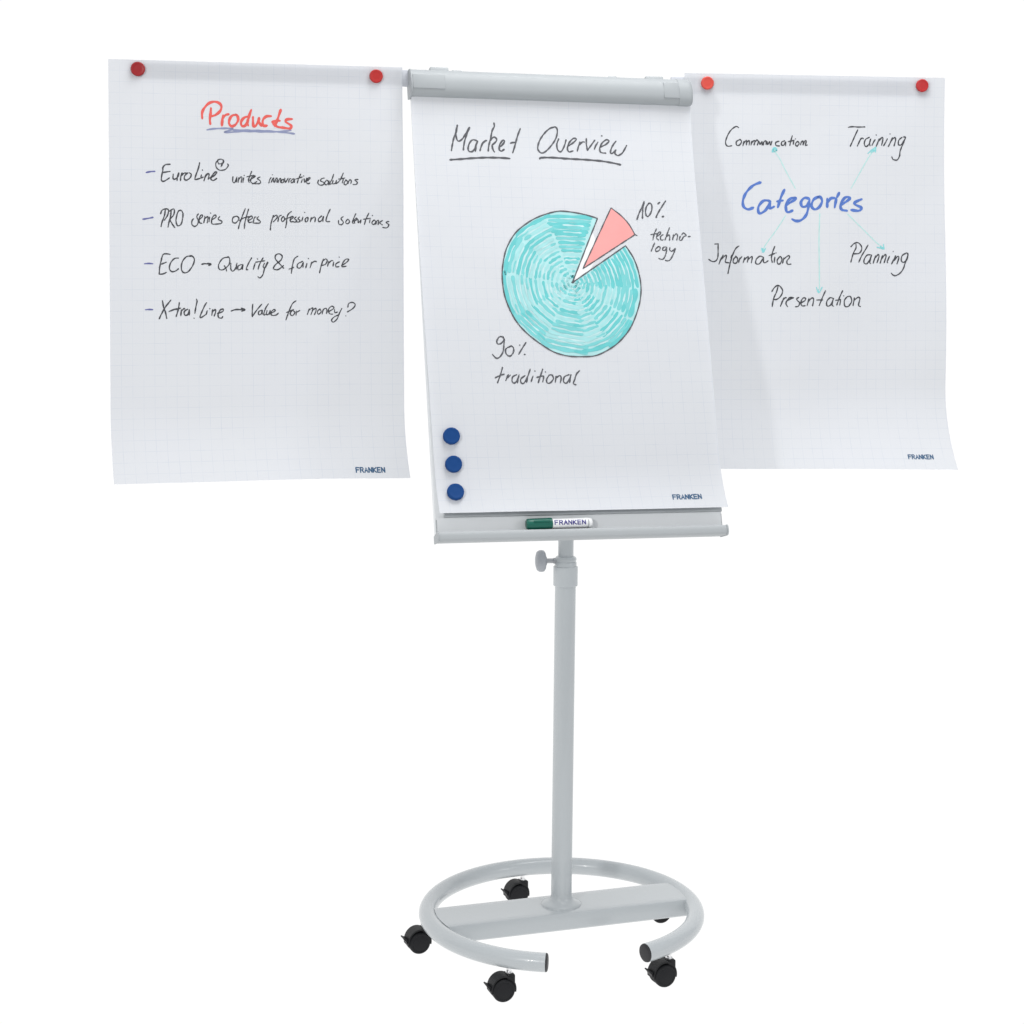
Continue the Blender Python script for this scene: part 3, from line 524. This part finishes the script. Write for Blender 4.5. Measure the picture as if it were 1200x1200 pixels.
    ('R', 'handwritten_word', 'ink', 3.3, "139.9,134.9 133.3,132.2 121.2,140.6 111.3,155.8 106.3,173.1 111.4,182.1 122.4,181.1;143.3,165.1 134.5,170.6 134.9,179.2 142.2,179.1 147.7,170.4 143.3,164.4;151.1,181.2 153.3,172.5 154.4,169.2;153.9,173.6 159.9,167 161,171.3 159.9,178.9;161,172.4 166.5,167.5 168.1,171.2 167.2,178.8;172.1,178.7 174.3,168.9;174.3,172.2 180.9,166.7 182.1,171 179.9,178.6;182.1,171 187.6,165.5 190.9,169.8 188.7,178.5;193.1,168.7 195.4,176.2 200.9,169.6 201,178.3;204.3,178.2 205.4,170.7 210.9,167.3 211.6,177.1;214.3,169.5 215.4,177 220.9,169.4 222.1,178;224.3,178 226.5,168.2;245.4,167.9 236.5,171.3 237.7,178.9 246.6,179.8;259.8,166.6 252.1,170 252.1,177.6 257.7,177.5 262.1,169.9 262.1,179.6;279.8,153.4 276.5,164.2 273.3,178.4;268.8,168.7 284.3,165.2;284.3,164.1 282.2,175;287.6,160.8 288.1,161.5;292.2,168.4 287.7,174.9 292.2,179.6 297.7,172.6 293.3,167.3;301.1,176.9 303.3,169.3 307.7,167.1 307.8,176.8;308.2,174.7 313.3,165.5 316,167.6 314,177.4 318.9,176.3"),
    ('R', 'handwritten_word', 'ink', 3.3, "425.8,130.2 435.9,128.4 452.7,129 469.6,128.4;451.1,135.5 444.5,149.5 437.8,164.3 431.1,179.1;458.8,157.5 454.7,167.3 449.6,178;454.6,165.7 461.3,157.5 466.4,159;481.6,154.7 471.5,160.6 468.2,172.1 473.2,178.6 480.8,171.9 485,158.8;485,158.8 482.5,168.6 483.4,176.8;496.8,160.3 491.8,168.5 488.4,175.1;499.2,148 499.8,148.8;506.9,158.5 503.6,168.3 499.4,178.2;505.3,165 515.4,154.3 517.1,160 513.8,174.8;528.9,158.2 523.9,168.1 518.9,176.3;535.6,145 536.1,145.8;542.5,154.7 537.5,166.3 531.6,177.8;539.1,163 547.5,154.7 551,159.5 546.8,176;567.9,153.6 559.5,161 558.7,172.5 566.3,172.4 574.7,159.2 577.2,153.4 571.3,152.7;577.3,154.2 569.7,172.4 563.1,188.9 561.4,202 554.7,211.9 544.5,210.4 541.1,203.9"),
    ('R', 'handwritten_word', 'ink', 3.2, "80.5,430.6 90.3,430.1;89.3,430.6 89.4,445.8 89,463.2 84.3,473 75.6,475.2 65.8,469.8;102.7,458.7 97.3,467.5 92,481.6;97.3,469.6 109.2,458.7 110.4,465.2 108.3,476.1 119.2,478.3;142.8,435.1 134.1,442.3 126.6,458.6 120.3,480.4 115.1,505.5;122.3,466.3 124.5,458.7;135.4,461.9 128.9,469.5 129,478.2 136.6,478.2 139.8,468.4 134.3,460.8;142,477.1 145.2,465.1;144.8,469 150.6,461.8;153.6,478.1 157.8,464.6;157.2,469.8 165.9,462 166.6,466.1 163.8,477;165.3,470.5 175.3,461.9 176.6,466.7 174.4,478;205.1,463.8 196.4,461 187,469.3 186.2,479.7 195.3,480.1 204.5,465.9;205.8,463.5 205.4,475.3 210.2,477.5 217.1,472.4;234.6,435.3 229.1,449.5 225.8,464.8 228,476.8;219.3,459.3 234.6,453.8;234.6,463 232.8,476.7;237.4,452.1 237.9,452.9;246.6,462.9 240.7,470.4 241.6,479.5 247.7,480 252.5,469 248.8,461.6 244.6,463.8;254.2,478.8 257.5,464.6;257.5,467.9 269.6,459.1 271.8,464.6 265.2,473.3 267.4,481 276.1,480.9"),
    ('R', 'handwritten_word', 'ink', 3.3, "445.7,429.3 445.7,439.2 438.9,452.4 432.2,475.5;432.2,436 440.6,427.7 450.8,425.2 459.3,432.6 461,442.4 454.2,452.3 440.6,454;478,430.8 471.2,442.4 461,458.9 453.4,475.4;486.5,456.3 475.5,457.2 467.8,467.9 467.5,477 474.6,479.4 482.3,468.7 487.3,457.1;487.3,457.1 482.3,475.3 485.1,478.9;491.2,478.6 497.5,458.7;495.8,465.7 504.3,455.7 506.8,460.4 501.4,477.2;509.9,477.7 516.1,457.8;514.4,466.1 522.7,455.7 525.4,459.9 520.3,476.8;534.7,459.4 528.4,474.3 530.1,476.8;544,447 544.5,447.8;550.7,458.5 545.6,468.5 539.7,480;545.6,471.8 555.7,460.1 559,463.4 553.9,480;577.5,451.8 567.4,458.4 565.6,471.7 572.3,475 580.7,466.7 582.5,453.4 577.5,451;581.6,460 575.6,476.6 570.5,491.5 562.1,503.1 550.4,509.8 543.8,508.1 538.8,503.2"),
    ('R', 'handwritten_word', 'ink', 3.3, "243.4,535.6 239,552 231.5,569.5 227.9,590.3;227.1,551 234.6,540 244.5,535.6 254.3,547.6 251.1,560.7 241.3,570.6 230.4,571.7;257.7,567.3 253.3,578.2 249,589.2;253.3,576 261,567.3 264.2,567.3;264.3,576 276.3,569.5 282.9,567.3 271.9,567.3 263.2,580.4 267.7,590.3;296.6,566.1 290.6,569.9 293.6,574.9 298.5,580.4 295.2,588.7 287.9,590.2;301.1,580.4 311.3,574.9 314.3,569 307.7,567.7 302,577.1 304.3,587.4 312.7,587.4;318,587.4 322.8,569;321.5,576.4 329.9,567.7 334.8,570.7 332.3,588;366.2,548.6 358.5,565 349.7,587;342.9,572.7 358.5,572.7;387.7,569 377.6,567.2 369.4,577.1 370.8,588.3 379.8,585.2 386.6,570.7;385.9,572 383.4,585.2 387.5,588.7;411.2,548.5 403.5,565 395.8,585.9;392.3,573.8 405.8,571.6;405.8,573.8 403.7,585.9;413.6,561.7 414.3,562.4;423.8,563.9 416,573.8 417.3,588.1 426.3,589.2 435.2,576 431.7,563.9 424.9,563.9;438.9,587 442.3,567.2;441.9,573.4 451.8,565.9 456.8,569.4 453.4,585.9 458.8,589.7"),
    ('R', 'heading_letters', 'blue', 6.8, "197.7,273 178.5,281 160.9,298.5 152.2,318.8 153.8,334.7 165.6,341.9 178.8,337.4;221.4,319.7 205.2,319.8 192,335.9 195,351.8 211.1,342.9 222.9,321.1;222.9,322.6 221.4,338.5 233.2,334.1;259.8,290.4 250.9,309.3 242,336.9;240.6,321 255.3,318.5;264.1,329.5 281.8,319.2 289.2,311.9 275.9,313.4 264.1,326.6 264.1,344 269.9,348.3 280.2,343.9;323.2,313 311.3,311.7 302.4,321.9 305.3,333.5 317.1,332 324.6,318.8;324.6,314.5 321.5,334.8 315.5,355.2 302.2,368.4 288.9,370.5 278.7,365.7;348.3,307.9 335,315.8 329.5,331.9 337.8,340.5 349.6,334.6 357.1,320 352.8,309 345.4,309.9;370.4,334.5 370.6,312.6;372,322.8 379.5,312.5 391.4,311;394.4,312.4 389.8,335.8;401.9,297.8 395.9,309.5;406.2,328.3 421.2,319.5 430.3,310.6 418.3,309.3 406.2,325.4 407.7,340 422.6,343.4;461.9,313.2 442.3,322.2 445.2,328 460.3,335.2 454.2,343.1 433.2,341.2"),
    ('R', 'arrow', 'mint', 2.3, "287.8,287.2 262.7,242.5 246.3,210.9 231.4,190.9"),
    ('R', 'arrow', 'mint', 2.3, "433.4,285.8 460.5,238.9 478.5,208.1 495,184.6"),
    ('R', 'arrow', 'mint', 2.3, "262.5,357.1 237.6,395 217.1,422.7 204,443.1"),
    ('R', 'arrow', 'mint', 2.5, "351,350.6 348.6,416.2 349.1,474.5 349.9,544.6"),
    ('R', 'arrow', 'mint', 2.3, "422.6,350.9 466.1,392.1 496.3,421.2 514.4,435.7"),
    ('R', 'arrow_head', 'teal', 3.3, "227.7,196.3 229.9,185.5 236.6,185.4 239.9,191.8 232.1,187.6 231.7,195.2 238.8,191.2"),
    ('R', 'arrow_head', 'teal', 3.1, "477.5,196.5 486.8,188.2 498.6,179.9;498.6,179.9 497.8,193;490.2,189.8 496.9,186.4;485.9,193.1 495.2,189.7"),
    ('R', 'arrow_head', 'teal', 3.7, "200.7,440.9 204.4,450.7 210.5,440.9;204,442 204.4,448.5"),
    ('R', 'arrow_head', 'teal', 3.3, "501.8,436.5 519.5,441.3;518.7,428.9 520.4,441.3;510.2,433.9 517.9,439.7;513.6,438.9 519.1,436.4"),
    ('R', 'arrow_head', 'teal', 2.7, "341.5,539.8 348.3,554.1 357.1,539.8;347.1,545.3 348.3,551.9"),
]
for s, name, ink, w, data in WRITING:
    I = Ink(s)
    for k in data.split(';'):
        I.stroke([tuple(map(float, q.split(','))) for q in k.split()], w, step=1.6 if w < 4 else 2.4)
    I.build(name, INK[ink], PAGE[s])

# pie chart: pale ground, hatching in sectors of arcs, dark outline
OUT = [tuple(map(float, q.split(','))) for q in "429.4,299.1 402.9,291 372.2,285.2 339.2,282.7 312,288.6 282.4,299.9 256.8,315.2 228.6,339 205.8,375.2 194.1,413.2 189.6,448.7 191.7,490.3 201.4,525.5 217.3,558.4 239.7,585.1 266.5,607.6 297.6,628.1 329.6,638.3 362.2,640.4 397.3,638.3 427.1,625.9 455.4,607.3 484.8,576 504.3,540.3 517.8,502.3 522.8,466.2 519.5,430.1 509.6,396.1 493.1,366.5".split()]
CEN = (357.6, 459)
WED = [tuple(map(float, q.split(','))) for q in "464.8,271.7 488.4,291.6 505.7,312.8 518.4,338.3 384.8,425".split()]
I = Ink('C'); I.poly_fan(CEN, catmull(OUT, 6), 0.00022)
pie = I.build('pie_chart', PIEBASE, pad)
def rad_at(th):                                           # distance from the centre to the outline in direction th
    best = None
    for a, b in zip(OUT, OUT[1:]):
        dx, dy = math.cos(th), math.sin(th); ex, ey = b[0] - a[0], b[1] - a[1]; den = dx * ey - dy * ex
        if abs(den) < 1e-9: continue
        t = ((a[0] - CEN[0]) * ey - (a[1] - CEN[1]) * ex) / den; s_ = ((a[0] - CEN[0]) * dy - (a[1] - CEN[1]) * dx) / den
        if t > 0 and -0.001 <= s_ <= 1.001: best = t
    return best or 0
aL = math.atan2(OUT[0][1] - CEN[1], OUT[0][0] - CEN[0]); aR = math.atan2(OUT[-1][1] - CEN[1], OUT[-1][0] - CEN[0])
# sectors: start, end (degrees clockwise from east on the page), flatness of the strokes, tone weights strong/mid/light
SECT = [(math.degrees(aR), 5, .15, (2, 7, 1)), (5, 34, .2, (1, 4, 5)), (34, 62, .25, (4, 5, 2)), (62, 84, .5, (1, 3, 6)), (84, 118, .7, (1, 3, 6)), (118, 150, .75, (2, 3, 5)),
        (150, 187, .3, (1, 3, 6)), (187, 222, .2, (1, 4, 5)), (222, 253, .35, (1, 3, 6)), (253, 360 + math.degrees(aL), 1.0, (6, 4, 2))]
H = Ink('C')
rnd = random.Random(5)
for (d0, d1, flat, wt) in SECT:
    f = 0.07
    cox, coy = rnd.uniform(-9, 9), rnd.uniform(-9, 9)
    rs = []
    while f < 0.985:
        rs.append(f); f += rnd.uniform(0.052, 0.070)
    rs = rs[::-1]
    for q_, f in enumerate(rs):
        j0, j1 = rnd.uniform(-1.8, 3.0), rnd.uniform(-3.0, 1.8)
        if d0 == SECT[0][0]: j0 = max(j0, 0.8) + 1.0 / f * .6
        if d0 == SECT[-1][0]: j1 = min(j1, -1.2) - 3.0 - 1.0 / f * .5
        a, b = R(d0 + j0), R(d1 + j1)
        if b - a < 0.12: continue
        P = []
        mid = (a + b) / 2
        for k in range(9):
            th = a + (b - a) * k / 8
            rr = min(rad_at(th) * f, 999); rc = rad_at(mid) * f * math.cos((b - a) / 2) / math.cos(th - mid) * 1.02
            rr = rr * (1 - flat) + min(rc, rad_at(th) * 0.97) * flat
            rr += rnd.uniform(-.6, .6)
            P.append((CEN[0] + rr * math.cos(th) + cox * (1 - f) * min(1, f * 4), CEN[1] + rr * math.sin(th) + coy * (1 - f) * min(1, f * 4)))
        tone = rnd.choices((0, 1, 2), wt)[0] if q_ else (0 if rnd.random() < .8 else 1)
        w = rnd.uniform(6.5, 10.0) if tone < 2 else rnd.uniform(6.0, 9.0)
        H.stroke(P, w * (1.15 if not q_ else 1) * (0.7 + 0.3 * f), mi=tone, base=0.00030, vary=0.22, step=5, taper=0.9)
        if rnd.random() < .55:                            # overlap with the neighbouring sector, inked twice
            n1 = rnd.choice((3, 3, 4)); seg = P[:n1] if rnd.random() < .7 else P[-n1:]
            H.stroke(seg, w * rnd.uniform(.5, .95), mi=0 if tone < 2 else 1, base=0.00034, vary=.3, step=5, taper=.6)
        if rnd.random() < .85:                             # bare paper showing between two strokes
            g = f + rnd.uniform(.026, .034); k0 = rnd.uniform(0, .35); k1 = rnd.uniform(.7, 1)
            PP = [(CEN[0] + (p[0] - CEN[0]) * g / f, CEN[1] + (p[1] - CEN[1]) * g / f) for p in P[int(k0 * 8):int(k1 * 8) + 1]]
            if len(PP) > 2 and g < .95: H.stroke(PP, rnd.uniform(1.2, 3.4), mi=3, base=0.00036, vary=.4, step=5, taper=.4)
H.build('pie_hatching', PIEINK, pad, kind='stuff')
O = Ink('C'); O.stroke([(x, y) for x, y in OUT], 3.1, base=0.00085, step=3)
O.stroke([OUT[0], (CEN[0] - 1, CEN[1] + 1)], 2.9, base=0.00085); O.stroke([OUT[-1], CEN], 2.9, base=0.00087)
O.stroke([(CEN[0] - 2, CEN[1]), (CEN[0] + 2, CEN[1])], 5, base=0.0009)
O.build('pie_outline', INK['inkgrey'], pad)
I = Ink('C'); arcp = catmull(WED[:4], 5); I.poly_fan(WED[4], arcp, 0.00025); I.build('pie_slice', WEDGE, pad, label='pink slice pulled out of the pie chart')
O = Ink('C'); O.stroke(WED[:4], 2.7, base=0.0006); O.stroke([WED[3], WED[4]], 2.7, base=0.00062); O.stroke([WED[4], WED[0]], 2.7, base=0.00064)
O.stroke([WED[3], (WED[3][0] + 5, WED[3][1] + 2)], 2.6, base=0.00066)
O.build('slice_outline', INK['inkgrey'], pad)

# small printed maker's name at the foot of each sheet
GLYPH = {'F': "0,0 0,1;0,1 .85,1;0,.52 .7,.52", 'R': "0,0 0,1;0,1 .7,1 .85,.78 .7,.52 0,.52;.4,.5 .88,0", 'A': "0,0 .45,1 .9,0;.2,.34 .7,.34",
         'N': "0,0 0,1;0,1 .85,0;.85,0 .85,1", 'K': "0,0 0,1;.85,1 .05,.48;.1,.5 .88,0", 'E': "0,0 0,1;0,1 .82,1;0,.5 .72,.5;0,0 .82,0"}
def printed(s, text, u0, v0, wid, hgt, pen):
    I = Ink(s); adv = wid / len(text); gw = adv * 0.80
    for i, ch in enumerate(text):
        for k in GLYPH[ch].split(';'):
            P = [(u0 + i * adv + float(q.split(',')[0]) * gw, v0 + hgt * (1 - float(q.split(',')[1]))) for q in k.split()]
            I.stroke(P, pen, smooth=False, vary=0, taper=1)
    I.build('printed_name', INK['logo'], PAGE[s])
printed('C', 'FRANKEN', 553.1, 975.6, 71, 10.5, 2.9)
printed('L', 'FRANKEN', 556.3, 950.4, 69, 10.5, 2.9)
printed('R', 'FRANKEN', 564.9, 969.4, 64, 9.5, 2.7)

# ------------------------------------------------------------------ magnets
def magnet(s, u, v, r, h, m, label, group, lift=0.0, thin=0.0):
    p = Vector(sheet_point(s, u, v)); du = Vector(sheet_point(s, u + .004, v)) - Vector(sheet_point(s, u - .004, v)); dv = Vector(sheet_point(s, u, v + .004)) - Vector(sheet_point(s, u, v - .004))
    n = dv.cross(du).normalized()
    if n.y > 0: n = -n
    bm = bmesh.new()
    add_lathe(bm, [(0, 0), (r * 0.95, 0), (r * .99, .0008), (r, 0.002), (r * 0.995, h - 0.0030), (r * 0.965, h - 0.0012), (r * 0.90, h - 0.0002), (r * .80, h), (r * .72, h - 0.0006), (r * .4, h - 0.0004), (0, h - 0.0003)], Matrix(), 48)
    o = part('magnet', bm, m, smooth=50); o.matrix_world = axis(p + n * 0.0007, n)
    o['label'] = label; o['category'] = 'magnet'; o['group'] = group
magnet('L', 0.0660, 0.0212, .0165, .008, REDS[0], 'dark red round magnet at the outer top corner of the Products sheet', 'red magnets on the side arms')
magnet('L', 0.6168, 0.0228, .0160, .008, REDS[1], 'red round magnet on the Products sheet beside the end of the grey clamp bar', 'red magnets on the side arms')
magnet('R', 0.0579, 0.0245, .0165, .008, REDS[2], 'pale orange-red round magnet just right of the domed clamp bar end', 'red magnets on the side arms')
magnet('R', 0.6181, 0.0211, .0165, .008, REDS[3], 'red round magnet at the outer top corner of the Categories sheet', 'red magnets on the side arms')
magnet('C', 0.0430, 0.8290, .0196, .0105, BLUEM, 'blue round magnet, topmost of the three at the lower left of the pad', 'blue magnets on the pad')
magnet('C', 0.0432, 0.8944, .0196, .0105, BLUEM, 'blue round magnet, middle one of the three at the lower left of the pad', 'blue magnets on the pad')
magnet('C', 0.0414, 0.9607, .0196, .0105, BLUEM, 'blue round magnet, lowest of the three, nearest the pen tray', 'blue magnets on the pad')

# ------------------------------------------------------------------ board marker lying in the tray
mk = thing('board_marker', 'white board marker with green cap lying in the grey pen tray', 'marker')
MV, MN, MR = 0.0335, 0.0185, 0.0116
def mkm(x): return axis(board(x, MV, MN), (1, 0, 0))
x0 = -0.1390
bm = bmesh.new(); add_lathe(bm, [(0, 0), (0.0085, 0), (0.0112, 0.0015), (0.0124, 0.005), (0.0128, 0.012), (0.0130, 0.058), (0.0126, 0.0605), (0, 0.0605)], mkm(x0), 36)
capo = part('cap', bm, GREENM, mk, smooth=40)
bm = bmesh.new(); add_box(bm, x0 + 0.016, x0 + 0.055, MV + 0.002, MV + 0.0065, MN + 0.0105, MN + 0.0150, 0.0012, bf); part('clip', bm, GREENM, capo)
bm = bmesh.new(); add_lathe(bm, [(0, 0), (MR, 0), (MR, 0.086), (0, 0.086)], mkm(x0 + 0.0606), 36)
barrel = part('barrel', bm, WHITEP, mk, smooth=40)
bm = bmesh.new(); add_lathe(bm, [(0, 0), (MR * 1.01, 0), (MR * 1.02, 0.002), (MR * 0.98, 0.006), (MR * .8, 0.0085), (0, 0.009)], mkm(x0 + 0.1467), 36)
part('end_plug', bm, WHITEP, mk, smooth=40)
bm = bmesh.new(); add_lathe(bm, [(MR * 1.0, 0), (MR * 1.035, 0.0004), (MR * 1.035, 0.0026), (MR * 1.0, 0.003)], mkm(x0 + 0.1440), 36)
part('grey_band', bm, CAPG, mk, smooth=40)
# lettering round the barrel
vs, fs = [], []
def bput(x, y, o=0.00025):
    t = y / MR; base = Vector(board(x, MV, MN)); up = Vector((0, ST, CT)); p = base + (TILT_N * math.cos(t) + up * math.sin(t)) * (MR + o); vs.append(tuple(p)); return len(vs) - 1
kk = 0
def bline(P, pen):
    global kk
    for a, b in zip(P, P[1:]):
        n = 6; dx, dy = b[0] - a[0], b[1] - a[1]; l = math.hypot(dx, dy); dx /= l; dy /= l; prev = None; kk += 1; o = 0.0002 + 0.000012 * kk
        for i in range(n + 1):
            x = a[0] - dx * pen * .4 + (b[0] - a[0] + dx * pen * .8) * i / n; y = a[1] - dy * pen * .4 + (b[1] - a[1] + dy * pen * .8) * i / n
            cur = (bput(x - dy * pen / 2, y + dx * pen / 2, o), bput(x + dy * pen / 2, y - dx * pen / 2, o))
            if prev: fs.append((prev[0], prev[1], cur[1], cur[0]))
            prev = cur
lx, adv, hh = x0 + 0.0655, 0.0108, 0.0095
for i, ch in enumerate('FRANKEN'):
    for k in GLYPH[ch].split(';'):
        bline([(lx + i * adv + float(q.split(',')[0]) * adv * .78, (float(q.split(',')[1]) - .42) * hh) for q in k.split()], 0.0022)
me = bpy.data.meshes.new('printed_name'); me.from_pydata(vs, [], fs); me.materials.append(INK['navyprint'])
o = bpy.data.objects.new('printed_name', me); COL.objects.link(o); o.parent = barrel
